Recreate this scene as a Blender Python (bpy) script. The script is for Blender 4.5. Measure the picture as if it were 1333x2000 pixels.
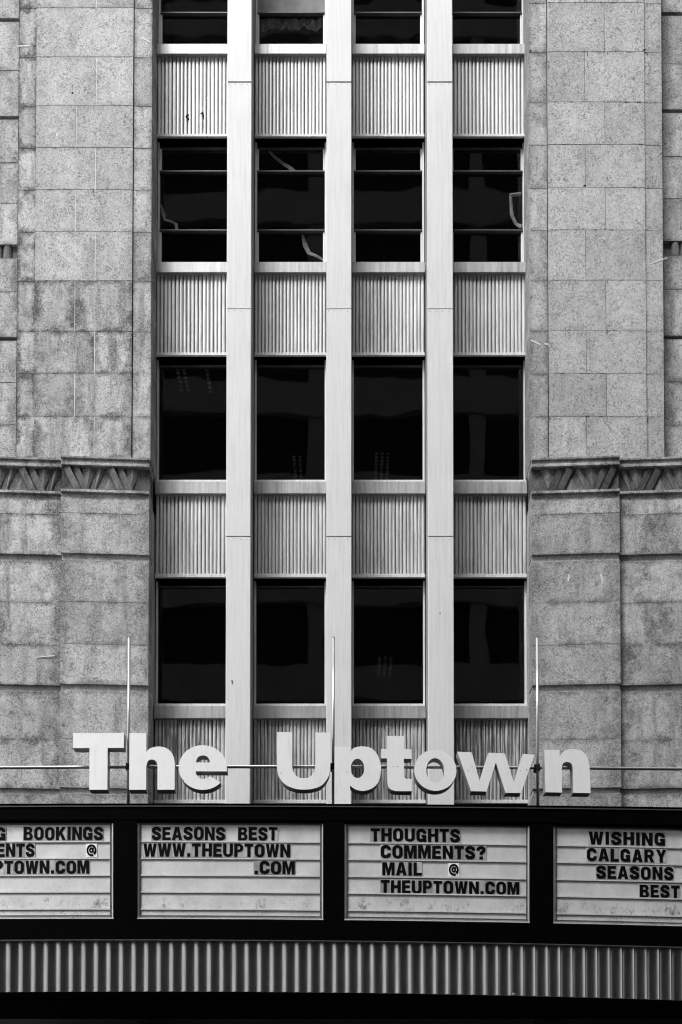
import bpy, math, random
import numpy as np
from mathutils import Vector, Matrix
random.seed(7)
R = math.radians
sc = bpy.context.scene
for o in list(bpy.data.objects): bpy.data.objects.remove(o)

# ------------------------------------------------------------------ camera
D, FPX, EYE = 18.0, 2250.0, 1.6
TILT = R(1.5)
PX0, PY0 = 680.0, 2341.0
CX = 0.12
cd = bpy.data.cameras.new('camera'); cam = bpy.data.objects.new('camera', cd)
sc.collection.objects.link(cam); sc.camera = cam
cam.location = (CX, -D, EYE); cam.rotation_euler = (R(90) + TILT, 0, 0)
cd.sensor_fit = 'VERTICAL'; cd.sensor_height = 36.0; cd.sensor_width = 24.0
cd.lens = 36.0 * FPX / 2000.0
cd.shift_x = (666.5 - PX0) / 2000.0; cd.shift_y = (PY0 - 1000.0) / 2000.0
cd.clip_start = 0.1; cd.clip_end = 600

# ------------------------------------------------------------------ world, sun, exposure
SUN_EL, SUN_AZ = R(58), R(-33)          # azimuth measured from -Y (towards the camera side), negative = left
sd = Vector((math.sin(SUN_AZ) * math.cos(SUN_EL), -math.cos(SUN_AZ) * math.cos(SUN_EL), math.sin(SUN_EL)))
w = bpy.data.worlds.new('World'); sc.world = w; w.use_nodes = True
nt = w.node_tree; nt.nodes.clear()
sky = nt.nodes.new('ShaderNodeTexSky'); sky.sky_type = 'NISHITA'; sky.sun_disc = False
sky.sun_elevation = SUN_EL; sky.sun_rotation = math.atan2(sd.x, sd.y); sky.dust_density = 4.0; sky.ozone_density = 1.0
bw = nt.nodes.new('ShaderNodeRGBToBW'); bg = nt.nodes.new('ShaderNodeBackground'); wo = nt.nodes.new('ShaderNodeOutputWorld')
nt.links.new(sky.outputs[0], bw.inputs[0]); nt.links.new(bw.outputs[0], bg.inputs[0]); nt.links.new(bg.outputs[0], wo.inputs[0])
bg.inputs[1].default_value = 0.12
sl = bpy.data.lights.new('sun', 'SUN'); so = bpy.data.objects.new('sun', sl); sc.collection.objects.link(so)
sl.energy = 1.5; sl.angle = R(28); sl.color = (1, 1, 1)
so.rotation_euler = sd.to_track_quat('Z', 'Y').to_euler(); so.location = (0, -10, 40)
vs = sc.view_settings; vs.view_transform = 'Standard'; vs.look = 'None'; vs.gamma = 1.0; vs.use_curve_mapping = False
vs.exposure = 1.85
sc.cycles.filter_width = 1.1

# ------------------------------------------------------------------ measuring helpers: photograph pixel + depth -> metres
def kz(py):
    s = (PY0 - py) / FPX
    return (s * math.cos(TILT) + math.sin(TILT)) / (math.cos(TILT) - s * math.sin(TILT))
def Zp(py, Y): return EYE + (Y + D) * kz(py)
def Xp(px, Y, py=1000):
    dy = Y + D; dz = dy * kz(py)
    return CX + (px - PX0) / FPX * (dy * math.cos(TILT) + dz * math.sin(TILT))

# ------------------------------------------------------------------ object helpers
WL = {}
def place(o, parent, loc):
    loc = Vector(loc); sc.collection.objects.link(o); WL[o.name] = loc
    if parent is not None:
        o.parent = parent; o.location = loc - WL[parent.name]
    else: o.location = loc
    return o
def tag(o, label=None, cat=None, group=None, kind=None):
    if label: o['label'] = label
    if cat: o['category'] = cat
    if group: o['group'] = group
    if kind: o['kind'] = kind
    return o
def empty(name, loc, parent=None):
    o = bpy.data.objects.new(name, None); o.empty_display_size = .2
    return place(o, parent, loc)

class MB:
    def __init__(s): s.v = []; s.f = []; s.m = []
    def poly(s, pts, mi=0):
        i = len(s.v); s.v += [tuple(p) for p in pts]; s.f.append(tuple(range(i, i + len(pts)))); s.m.append(mi)
    def hexa(s, p, mi=0):
        i = len(s.v); s.v += [tuple(q) for q in p]
        for f in ((0,3,2,1),(4,5,6,7),(0,1,5,4),(1,2,6,5),(2,3,7,6),(3,0,4,7)):
            s.f.append(tuple(i + k for k in f)); s.m.append(mi)
    def box(s, x0, x1, y0, y1, z0, z1, mi=0, fy=None):
        f = fy or (lambda x: 0)
        s.hexa([(x0,y0+f(x0),z0),(x1,y0+f(x1),z0),(x1,y1+f(x1),z0),(x0,y1+f(x0),z0),
                (x0,y0+f(x0),z1),(x1,y0+f(x1),z1),(x1,y1+f(x1),z1),(x0,y1+f(x0),z1)], mi)
    def block(s, x0, x1, y0, y1, z0, z1, c=.005, fy=None, mi=0):      # box whose front (y0) edges are chamfered
        f = fy or (lambda x: 0); i = len(s.v)
        P = [(x0+c,y0,z0+c),(x1-c,y0,z0+c),(x1-c,y0,z1-c),(x0+c,y0,z1-c),
             (x0,y0+c,z0),(x1,y0+c,z0),(x1,y0+c,z1),(x0,y0+c,z1),
             (x0,y1,z0),(x1,y1,z0),(x1,y1,z1),(x0,y1,z1)]
        s.v += [(a, b + f(a), d) for a, b, d in P]
        F = [(0,1,2,3)]
        for a in range(4):
            b = (a + 1) % 4
            F.append((4+a,4+b,b,a)); F.append((8+a,8+b,4+b,4+a))
        F.append((11,10,9,8))
        for q in F: s.f.append(tuple(i + k for k in q)); s.m.append(mi)
    def tube(s, pts, r, n=12, mi=0):
        pts = [Vector(p) for p in pts]; i = len(s.v)
        for k, p in enumerate(pts):
            t = (pts[min(k+1,len(pts)-1)] - pts[max(k-1,0)]).normalized()
            a = t.orthogonal().normalized() if abs(t.z) < .9 else Vector((1,0,0)); b = t.cross(a)
            for j in range(n):
                an = 2*math.pi*j/n; s.v.append(tuple(p + a*math.cos(an)*r + b*math.sin(an)*r))
        for k in range(len(pts)-1):
            for j in range(n):
                s.f.append((i+k*n+j, i+k*n+(j+1)%n, i+(k+1)*n+(j+1)%n, i+(k+1)*n+j)); s.m.append(mi)
        s.f.append(tuple(i+j for j in range(n))[::-1]); s.m.append(mi)
        e = i+(len(pts)-1)*n; s.f.append(tuple(e+j for j in range(n))); s.m.append(mi)
    def build(s, name, mats, parent=None, loc=None, smooth=False):
        a = np.array(s.v)
        if loc is None:
            c = (a.min(0) + a.max(0)) / 2
        else: c = np.array(loc)
        me = bpy.data.meshes.new(name); me.from_pydata((a - c).tolist(), [], s.f)
        mats = mats if isinstance(mats, (list, tuple)) else [mats]
        for m in mats: me.materials.append(m)
        me.polygons.foreach_set('material_index', s.m)
        if smooth: me.polygons.foreach_set('use_smooth', [True]*len(me.polygons))
        me.update()
        return place(bpy.data.objects.new(name, me), parent, c)
def part(name, mat, parent, *boxes):
    m = MB()
    for b in boxes: m.box(*b)
    return m.build(name, mat, parent)

# ------------------------------------------------------------------ materials (all grey: the photograph is black and white)
class NT:
    def __init__(s, name):
        s.mat = bpy.data.materials.new(name); s.mat.use_nodes = True
        s.t = s.mat.node_tree; s.b = s.t.nodes['Principled BSDF']; s.out = s.t.nodes['Material Output']
    def n(s, t, **kw):
        x = s.t.nodes.new(t)
        for k, v in kw.items(): setattr(x, k, v)
        return x
    def set(s, sock, v):
        if hasattr(v, 'is_linked') or isinstance(v, bpy.types.NodeSocket): s.t.links.new(v, sock)
        else: sock.default_value = v
    def math(s, op, a, b=None, c=None, clamp=False):
        x = s.n('ShaderNodeMath', operation=op); x.use_clamp = clamp
        s.set(x.inputs[0], a)
        if b is not None: s.set(x.inputs[1], b)
        if c is not None: s.set(x.inputs[2], c)
        return x.outputs[0]
    def pos(s, scale=(1,1,1), rnd=0.0):
        g = s.n('ShaderNodeNewGeometry'); m = s.n('ShaderNodeVectorMath', operation='MULTIPLY')
        s.t.links.new(g.outputs['Position'], m.inputs[0]); m.inputs[1].default_value = scale
        v = m.outputs[0]
        if rnd:
            oi = s.n('ShaderNodeObjectInfo'); sc_ = s.n('ShaderNodeVectorMath', operation='MULTIPLY_ADD')
            cx = s.n('ShaderNodeCombineXYZ')
            s.t.links.new(oi.outputs['Random'], cx.inputs[0]); s.t.links.new(oi.outputs['Random'], cx.inputs[2])
            s.t.links.new(cx.outputs[0], sc_.inputs[0]); sc_.inputs[1].default_value = (rnd, rnd, rnd*1.7)
            s.t.links.new(v, sc_.inputs[2]); v = sc_.outputs[0]
        return v
    def noise(s, vec, scale, detail=2, rough=.5, dist=0.0):
        x = s.n('ShaderNodeTexNoise'); s.t.links.new(vec, x.inputs['Vector'])
        x.inputs['Scale'].default_value = scale; x.inputs['Detail'].default_value = detail
        x.inputs['Roughness'].default_value = rough; x.inputs['Distortion'].default_value = dist
        return x.outputs[0]
    def ramp(s, f, a, b, to0=0.0, to1=1.0):
        x = s.n('ShaderNodeMapRange'); x.clamp = True; s.set(x.inputs[0], f)
        x.inputs[1].default_value = a; x.inputs[2].default_value = b; x.inputs[3].default_value = to0; x.inputs[4].default_value = to1
        return x.outputs[0]
    def rand(s): return s.n('ShaderNodeObjectInfo').outputs['Random']
    def color(s, f):
        c = s.n('ShaderNodeCombineColor')
        for i in range(3): s.set(c.inputs[i], f)
        s.t.links.new(c.outputs[0], s.b.inputs['Base Color'])
    def bump(s, h, strength=.3, dist=.01):
        x = s.n('ShaderNodeBump'); s.t.links.new(h, x.inputs['Height']); x.inputs['Strength'].default_value = strength
        x.inputs['Distance'].default_value = dist; s.t.links.new(x.outputs[0], s.b.inputs['Normal'])
    def fin(s, rough=.8, spec=.3, metal=0.0):
        s.b.inputs['Roughness'].default_value = rough; s.b.inputs['Specular IOR Level'].default_value = spec
        s.b.inputs['Metallic'].default_value = metal
        return s.mat
    def objattr(s, name):
        a = s.n('ShaderNodeAttribute'); a.attribute_type = 'OBJECT'; a.attribute_name = name
        return a.outputs['Fac']

def stone_mat(name, base, dark=.45):
    t = NT(name); p = t.pos(rnd=9.0); pw = t.pos()
    a = t.noise(p, 13, 2.5, .55, 1.6)
    worm = t.ramp(t.math('ABSOLUTE', t.math('SUBTRACT', a, .5)), .006, .05, 1, 0)
    mask = t.ramp(t.noise(p, 4.5, 2), .2, .6, .35, 1)
    worm = t.math('MULTIPLY', worm, mask)
    a2 = t.noise(p, 27, 2, .6, 2.0)
    worm2 = t.ramp(t.math('ABSOLUTE', t.math('SUBTRACT', a2, .5)), .004, .05, 1, 0)
    fine = t.ramp(t.noise(p, 120, 3, .7), .3, .7, .88, 1.1)
    blotch = t.ramp(t.noise(p, 2.2, 4, .6), .3, .7, .92, 1.06)
    col = t.math('MULTIPLY', base, fine); col = t.math('MULTIPLY', col, blotch)
    col = t.math('MULTIPLY', col, t.math('SUBTRACT', 1, t.math('MULTIPLY', worm, dark)))
    col = t.math('MULTIPLY', col, t.math('SUBTRACT', 1, t.math('MULTIPLY', worm2, dark*.55)))
    pits = t.ramp(t.noise(p, 34, 1), .735, .775)
    col = t.math('MULTIPLY', col, t.math('SUBTRACT', 1, t.math('MULTIPLY', pits, .6)))
    col = t.math('MULTIPLY', col, t.ramp(t.rand(), 0, 1, .84, 1.12))
    # water streaks: narrow in x, long in z
    ps = t.pos((5.5, 5.5, .55)); st = t.ramp(t.noise(ps, 1.0, 4, .65), .47, .72)
    # grime that gathers along block joints in ragged patches
    tc = t.n('ShaderNodeTexCoord'); sp = t.n('ShaderNodeSeparateXYZ'); t.t.links.new(tc.outputs['Generated'], sp.inputs[0])
    def edge(o): return t.math('MINIMUM', o, t.math('SUBTRACT', 1, o))
    ed = t.math('MINIMUM', t.math('MULTIPLY', edge(sp.outputs[0]), 1.1), t.math('MULTIPLY', edge(sp.outputs[2]), 2.2))
    rag = t.noise(t.pos((3.2, 3.2, 2.4)), 1.0, 5, .7)
    gr = t.math('ADD', t.ramp(ed, 0, .3, .22, 0), rag)
    gr = t.ramp(gr, .50, .74)
    speck = t.ramp(t.noise(pw, 42, 3, .7), .35, .6, .45, 1)
    sa = t.objattr('stain_shade')
    gr = t.math('MULTIPLY', t.math('MULTIPLY', gr, speck), sa)
    st = t.math('MULTIPLY', t.math('MULTIPLY', st, speck), t.math('MULTIPLY', sa, .95))
    tot = t.math('MAXIMUM', gr, st)
    col = t.math('MULTIPLY', col, t.math('SUBTRACT', 1, t.math('MINIMUM', t.math('MULTIPLY', tot, .72), .8)))
    t.color(col)
    h = t.math('SUBTRACT', t.math('MULTIPLY', fine, .35), t.math('ADD', worm, pits))
    t.bump(h, .45, .006)
    return t.fin(.92, .15)

def metal_paint(name, base, sx=40.0, amp=.08, rough=.5, spec=.4, metal=0.0, dirt=0.0, speck=0.0, stain_shaded=False):
    t = NT(name); p = t.pos((sx, sx, .5), rnd=5.0)
    s1 = t.ramp(t.noise(p, 1, 3, .6), .25, .75, 1 - amp, 1 + amp)
    b = t.ramp(t.noise(t.pos(rnd=3.0), 1.4, 4), .3, .7, 1 - amp*.7, 1 + amp*.5)
    col = t.math('MULTIPLY', t.math('MULTIPLY', base, s1), b)
    if dirt:
        d = t.ramp(t.noise(t.pos((26, 26, 1.3), rnd=2.0), 1, 5, .7), .42, .70)
        d2 = t.ramp(t.noise(t.pos(rnd=7.0), 1.1, 3), .3, .65, .35, 1)
        if stain_shaded: d2 = t.math('MULTIPLY', d2, t.objattr('stain_shade'))
        col = t.math('MULTIPLY', col, t.math('SUBTRACT', 1, t.math('MINIMUM', t.math('MULTIPLY', t.math('MULTIPLY', d, d2), dirt), .8)))
    if speck:
        k = t.ramp(t.noise(t.pos(), 55, 3, .65), .62, .72)
        col = t.math('MULTIPLY', col, t.math('SUBTRACT', 1, t.math('MULTIPLY', k, speck)))
    t.color(col)
    return t.fin(rough, spec, metal)

def flat_mat(name, base, rough=.6, spec=.3, metal=0.0, amp=.12, scale=6.0):
    t = NT(name)
    col = t.math('MULTIPLY', base, t.ramp(t.noise(t.pos(rnd=4.0), scale, 4, .6), .3, .7, 1 - amp, 1 + amp))
    t.color(col); return t.fin(rough, spec, metal)

M = {}
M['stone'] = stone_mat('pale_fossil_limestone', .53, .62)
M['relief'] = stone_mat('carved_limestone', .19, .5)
M['mortar_light'] = flat_mat('light_mortar', .68, .95, .1, scale=20)
M['mortar_dark'] = flat_mat('dark_mortar', .12, .95, .1, scale=20)
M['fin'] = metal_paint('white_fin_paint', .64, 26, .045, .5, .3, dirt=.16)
M['fin_side'] = metal_paint('shaded_fin_flank', .30, 30, .08, .6, .3)  # fin flanks in a darker grey, their shade put into the colour
M['rib'] = metal_paint('ribbed_aluminium', .64, 34, .16, .45, .4, .28, dirt=.62, stain_shaded=True)
M['groove'] = flat_mat('dark_groove', .13, .8, .2)
M['sill'] = metal_paint('stained_sill_metal', .44, 16, .14, .42, .4, .45, dirt=.5, speck=.35)
M['trim'] = metal_paint('thin_metal_trim', .66, 12, .1, .5, .4, dirt=.3)
M['frame'] = metal_paint('window_frame_aluminium', .70, 20, .12, .45, .5, dirt=.3)
M['transom'] = flat_mat('grey_transom', .045, .5, .4, scale=9, amp=.3)
M['black'] = flat_mat('black_enamel', .0014, .6, .012, amp=.3)
M['black_edge'] = flat_mat('dull_dark_edging', .07, .5, .3, amp=.3)
M['steel'] = flat_mat('galvanised_pipe', .40, .34, .5, .7, amp=.08)
M['dark_clamp'] = flat_mat('dark_clamp_iron', .01, .6, .2)
M['room'] = flat_mat('dim_room_plaster', .01, .9, .1)
M['tower'] = flat_mat('dark_cladding', .03, .8, .1, scale=.5)
M['tower_band'] = flat_mat('grey_concrete_band', .27, .85, .1, scale=.5)
M['asphalt'] = flat_mat('asphalt', .05, .9, .2, scale=12)
M['paving'] = flat_mat('concrete_paving', .22, .9, .2, scale=8)
M['hole'] = flat_mat('dark_hole', .01, .9, .1)
M['glyph'] = flat_mat('black_letter_plastic', .003, .6, .05)
M['strip'] = flat_mat('torn_tape', .52, .8, .2, scale=25, amp=.35)
M['sheet'] = flat_mat('translucent_sheet', .30, .5, .4, scale=14, amp=.5)
M['board_up'] = flat_mat('cloudy_blind', .78, .8, .2, scale=3, amp=.25)

def letter_white():
    t = NT('white_sign_enamel')
    d = t.ramp(t.noise(t.pos((22, 22, 1.6), rnd=3.0), 1, 4, .65), .5, .8)
    d2 = t.ramp(t.noise(t.pos(), 3.1, 3), .42, .68)
    k = t.math('MULTIPLY', d, d2)
    col = t.math('MULTIPLY', .86, t.math('SUBTRACT', 1, t.math('MULTIPLY', k, .2)))
    col = t.math('MULTIPLY', col, t.ramp(t.noise(t.pos(), 5, 4), .3, .7, .98, 1.01))
    t.color(col); return t.fin(.45, .35)
M['white'] = letter_white()
M['return'] = metal_paint('shaded_letter_return', .34, 12, .15, .45, .4)  # sides of the white letters, with their shade painted in as grey

def board_mat():
    t = NT('weathered_board_plastic'); p = t.pos()
    col = t.math('MULTIPLY', .63, t.ramp(t.noise(p, 3.0, 5, .6), .3, .7, .86, 1.1))
    col = t.math('MULTIPLY', col, t.ramp(t.noise(t.pos((9, 9, 3)), 1, 4, .6), .35, .7, 1.03, .94))
    sp = t.ramp(t.noise(p, 48, 3, .7), .55, .66)
    cl = t.ramp(t.noise(t.pos((2.2, 2.2, 5)), 1.0, 4, .7), .44, .62)
    tc = t.n('ShaderNodeTexCoord'); s = t.n('ShaderNodeSeparateXYZ'); t.t.links.new(tc.outputs['Generated'], s.inputs[0])
    low = t.ramp(s.outputs[2], .02, .45, 1.0, .25)
    k = t.math('MULTIPLY', t.math('MULTIPLY', sp, cl), low)
    run = t.ramp(t.noise(t.pos((7, 7, 5)), 1, 6, .8), .53, .66)
    rz = t.ramp(t.math('ABSOLUTE', t.math('SUBTRACT', s.outputs[2], .15)), .03, .11, 1, 0)
    run = t.math('MULTIPLY', run, rz)
    k = t.math('MAXIMUM', k, run)
    col = t.math('MULTIPLY', col, t.math('SUBTRACT', 1, t.math('MULTIPLY', k, .75)))
    t.color(col); return t.fin(.5, .35)
M['board'] = board_mat()
def tile_mat():
    t = NT('grey_letter_tile')
    col = t.math('MULTIPLY', t.ramp(t.rand(), 0, 1, .28, .52), t.ramp(t.noise(t.pos(rnd=3), 18, 4), .3, .7, .85, 1.1))
    t.color(col); return t.fin(.4, .4)
M['tile'] = tile_mat()
M['card'] = flat_mat('white_card', .86, .6, .3, scale=14, amp=.1)
M['rail'] = metal_paint('board_rail_plastic', .60, 4, .12, .4, .45, dirt=.3)

def flute_mat():
    t = NT('dull_fluted_steel')
    col = t.math('MULTIPLY', .21, t.ramp(t.noise(t.pos((14, 14, 2), rnd=4), 1, 4, .6), .3, .7, .82, 1.12))
    t.color(col); return t.fin(.31, .5, 1.0)
M['flute'] = flute_mat()

def glass_mat():
    t = NT('dark_window_glass')
    gl = t.n('ShaderNodeBsdfGlossy'); gl.inputs['Roughness'].default_value = .015; gl.inputs['Color'].default_value = (.9,.9,.9,1)
    tr = t.n('ShaderNodeBsdfTransparent'); tr.inputs['Color'].default_value = (.75,.75,.75,1)
    fr = t.n('ShaderNodeFresnel'); fr.inputs['IOR'].default_value = 1.5
    bp = t.n('ShaderNodeBump'); bp.inputs['Strength'].default_value = .11; bp.inputs['Distance'].default_value = .02
    t.t.links.new(t.noise(t.pos(rnd=5), 1.3, 1), bp.inputs['Height'])
    t.t.links.new(bp.outputs[0], gl.inputs['Normal']); t.t.links.new(bp.outputs[0], fr.inputs['Normal'])
    gb = t.n('ShaderNodeNewGeometry'); mx = t.n('ShaderNodeMixShader')
    t.t.links.new(t.math('MULTIPLY', fr.outputs[0], t.math('SUBTRACT', 1, gb.outputs['Backfacing'])), mx.inputs[0])
    t.t.links.new(tr.outputs[0], mx.inputs[1]); t.t.links.new(gl.outputs[0], mx.inputs[2])
    t.t.links.new(mx.outputs[0], t.out.inputs['Surface']); t.t.nodes.remove(t.b)
    return t.mat
M['glass'] = glass_mat()
def tube_mat():
    t = NT('dim_fluorescent_tube'); t.b.inputs['Emission Color'].default_value = (1,1,1,1); t.set(t.b.inputs['Emission Strength'], t.ramp(t.noise(t.pos(), 16, 2), .4, .75, .0, .007))
    t.color(.3); return t.fin(.5)
M['tube'] = tube_mat()

# ------------------------------------------------------------------ ground and street
m = MB(); m.poly([(-160,-160,0),(160,-160,0),(160,160,0),(-160,160,0)]); tag(m.build('ground', M['paving'], None, (0,0,0)), kind='structure')
part('road', M['asphalt'], None, (-80,80,-14.5,-4.5,.002,.006)); tag(bpy.data.objects['road'], kind='structure')
for nm, y0, y1 in (('pavement', -4.5, .9), ('pavement_far', -22, -14.5)):
    m = MB(); m.block(-60, 60, y0, y1, .003, .14, .02); tag(m.build('pavement', M['paving'], None), kind='structure')

# ------------------------------------------------------------------ the theatre building
B = empty('theatre_building', (0, .8, 0))
tag(B, 'pale stone theatre front with white vertical fins, ribbed metal spandrels and dark windows', 'building')
ZTOP = Zp(-420, 0)
YG = .67                     # glass plane
YS = .54                     # ribbed spandrel plane
# inner shell: rooms behind the windows, closed body
bx0, bx1 = Xp(306, YS), Xp(1028, YS)
part('rear_body', M['room'], B, (-8.9, 8.9, 8.0, 8.3, 0, ZTOP), (-8.9, -8.4, .9, 8.0, 0, ZTOP), (8.4, 8.9, .9, 8.0, 0, ZTOP), (-8.9, 8.9, .6, 8.3, ZTOP, ZTOP+.3),
     (bx0-.35, bx0-.12, .62, 8.0, 5, ZTOP), (bx1+.12, bx1+.35, .62, 8.0, 5, ZTOP))
part('shopfront_wall', M['room'], B, (-8.9, 8.9, .86, 1.0, 0, Zp(1640, .8)))

# ---- stone piers (upper), shared course lines
CO_L = [-335,-252,-168,-74,15,111,206,288,370,452,548,647,729,813,897]
CO_R = [-335,-252,-168,-84,5,101,199,282,366,449,547,645,729,813,899]
VJ = [183,144]
def mirror(px): return 1330.5 - px
YPAN, YSTR, YOUT = .05, .066, .24
def stone_block(parent, x0, x1, ya, yb, z0, z1, stain_shade, gap=.0035, fy=None, c=.003, mat='stone', gx=None):
    gx = gap if gx is None else gx
    m = MB(); j = random.uniform(-.0015, .0015)
    m.block(x0+gx*.5, x1-gx*.5, ya+j, yb, z0+gap*.5, z1-gap*.5, c, fy)
    o = m.build('stone_block', M[mat], parent); o['stain_shade'] = float(stain_shade); return o
for side in (0, 1):
    CO = CO_R if side else CO_L
    mort = M['mortar_dark' if side else 'mortar_light']
    def XX(px, Y): return Xp(mirror(px), Y) if side else Xp(px, Y)
    def rng(a, b, Y): return sorted((XX(a, Y), XX(b, Y)))
    z0, z1 = Zp(CO[-1], YPAN), Zp(CO[0], YPAN); mrec = .009 if side else .0045
    a, b = rng(65, 257, YPAN); c0, c1 = rng(257, 294, YSTR); d0, d1 = rng(31, 65, YSTR)
    m = MB(); m.box(a+.012, b-.012, YPAN+mrec, .5, z0, z1); m.box(c0+.016, c1-.016, YSTR+mrec, .58, z0, z1); m.box(d0+.016, d1-.016, YSTR+mrec, .7, z0, z1)
    pier = m.build('stone_pier', mort, B)
    for i in range(len(CO)-1):
        za, zb = Zp(CO[i+1], YPAN), Zp(CO[i], YPAN)
        hot = 0.15
        if not side: hot = {9:.5, 10:1.3, 11:1.3, 12:.95, 13:1.2}.get(i, .3)
        else: hot = {13:.45}.get(i, .22)
        vj = VJ[(i + 1) % 2] if not side else (VJ[(i+1) % 2])
        xs = sorted([a, b, XX(vj, YPAN)])
        for k in range(2): stone_block(pier, xs[k], xs[k+1], YPAN, .3, za, zb, hot, gx=random.choice((.004, .009, .011)) if not side else .007, c=.003)
        gx = .010; stone_block(pier, min(c0,c1)+(0 if side else gx), max(c0,c1)-(gx if side else 0), YSTR, .60, za, zb, .9 if not side else .8)
        stone_block(pier, min(d0,d1)-(.02 if side else 0), max(d0,d1)+(0 if side else .02), YSTR, .72, za, zb, 1.3 if not side else .45)
    # outer wall beyond the pier: coursed stone with deep bed joints and a fluted band
    OJ = [-330,-236,-140,-52,42,138,233,318,397,478] if not side else [-340,-246,-150,-65,30,125,220,306,388,471]
    OK = [504,570,665,747,830,900] if not side else [499,565,662,746,830,905]
    e0, e1 = rng(-440, 31, YOUT)
    m = MB(); m.box(e0, e1, YOUT+.05, .9, Zp(OK[-1], YOUT), Zp(OJ[0], YOUT)); wall = m.build('outer_stone_wall', M['mortar_dark'], B)
    deep = {6} if not side else {6}
    xm = XX(-80, YOUT)
    def outer(zt, zb, deepj, st):
        g = .05 if deepj else .0
        cuts = sorted([e0, e1, xm] + [XX(v_, YOUT) for v_ in (-320, -200)])
        for p, q in zip(cuts, cuts[1:]):
            if abs(p-q) > .05: stone_block(wall, min(p,q), max(p,q), YOUT, YOUT+.3, Zp(zb, YOUT)+g, Zp(zt, YOUT), st, .007)
    for i in range(len(OJ)-1): outer(OJ[i], OJ[i+1], OJ[i+1] in (233, 220, 42, 30), .8)
    for i in range(len(OK)-1): outer(OK[i], OK[i+1], OK[i+1] in (665, 662), .9)
    # fluted band: short half-round flutes
    zt, zb = Zp(OJ[-1], YOUT), Zp(OK[0], YOUT)
    rr = .075; x = e0 + .02
    xs0, step = (XX(10, YOUT), .155) if not side else (XX(6, YOUT), .155)
    for k in range(-24, 3):
        xc = xs0 + step*k if not side else xs0 - step*k
        if xc - rr < e0 or xc + rr > e1: continue
        m = MB()
        for j in range(8):
            a0, a1 = math.pi*j/8, math.pi*(j+1)/8
            P0 = (xc - rr*math.cos(a0), YOUT+.06 - rr*.75*math.sin(a0)); P1 = (xc - rr*math.cos(a1), YOUT+.06 - rr*.75*math.sin(a1))
            m.poly([(*P0, zb), (*P1, zb), (*P1, zt), (*P0, zt)])
        o = m.build('flute_stub', M['relief'], wall, smooth=True); o['stain_shade'] = .9

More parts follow.
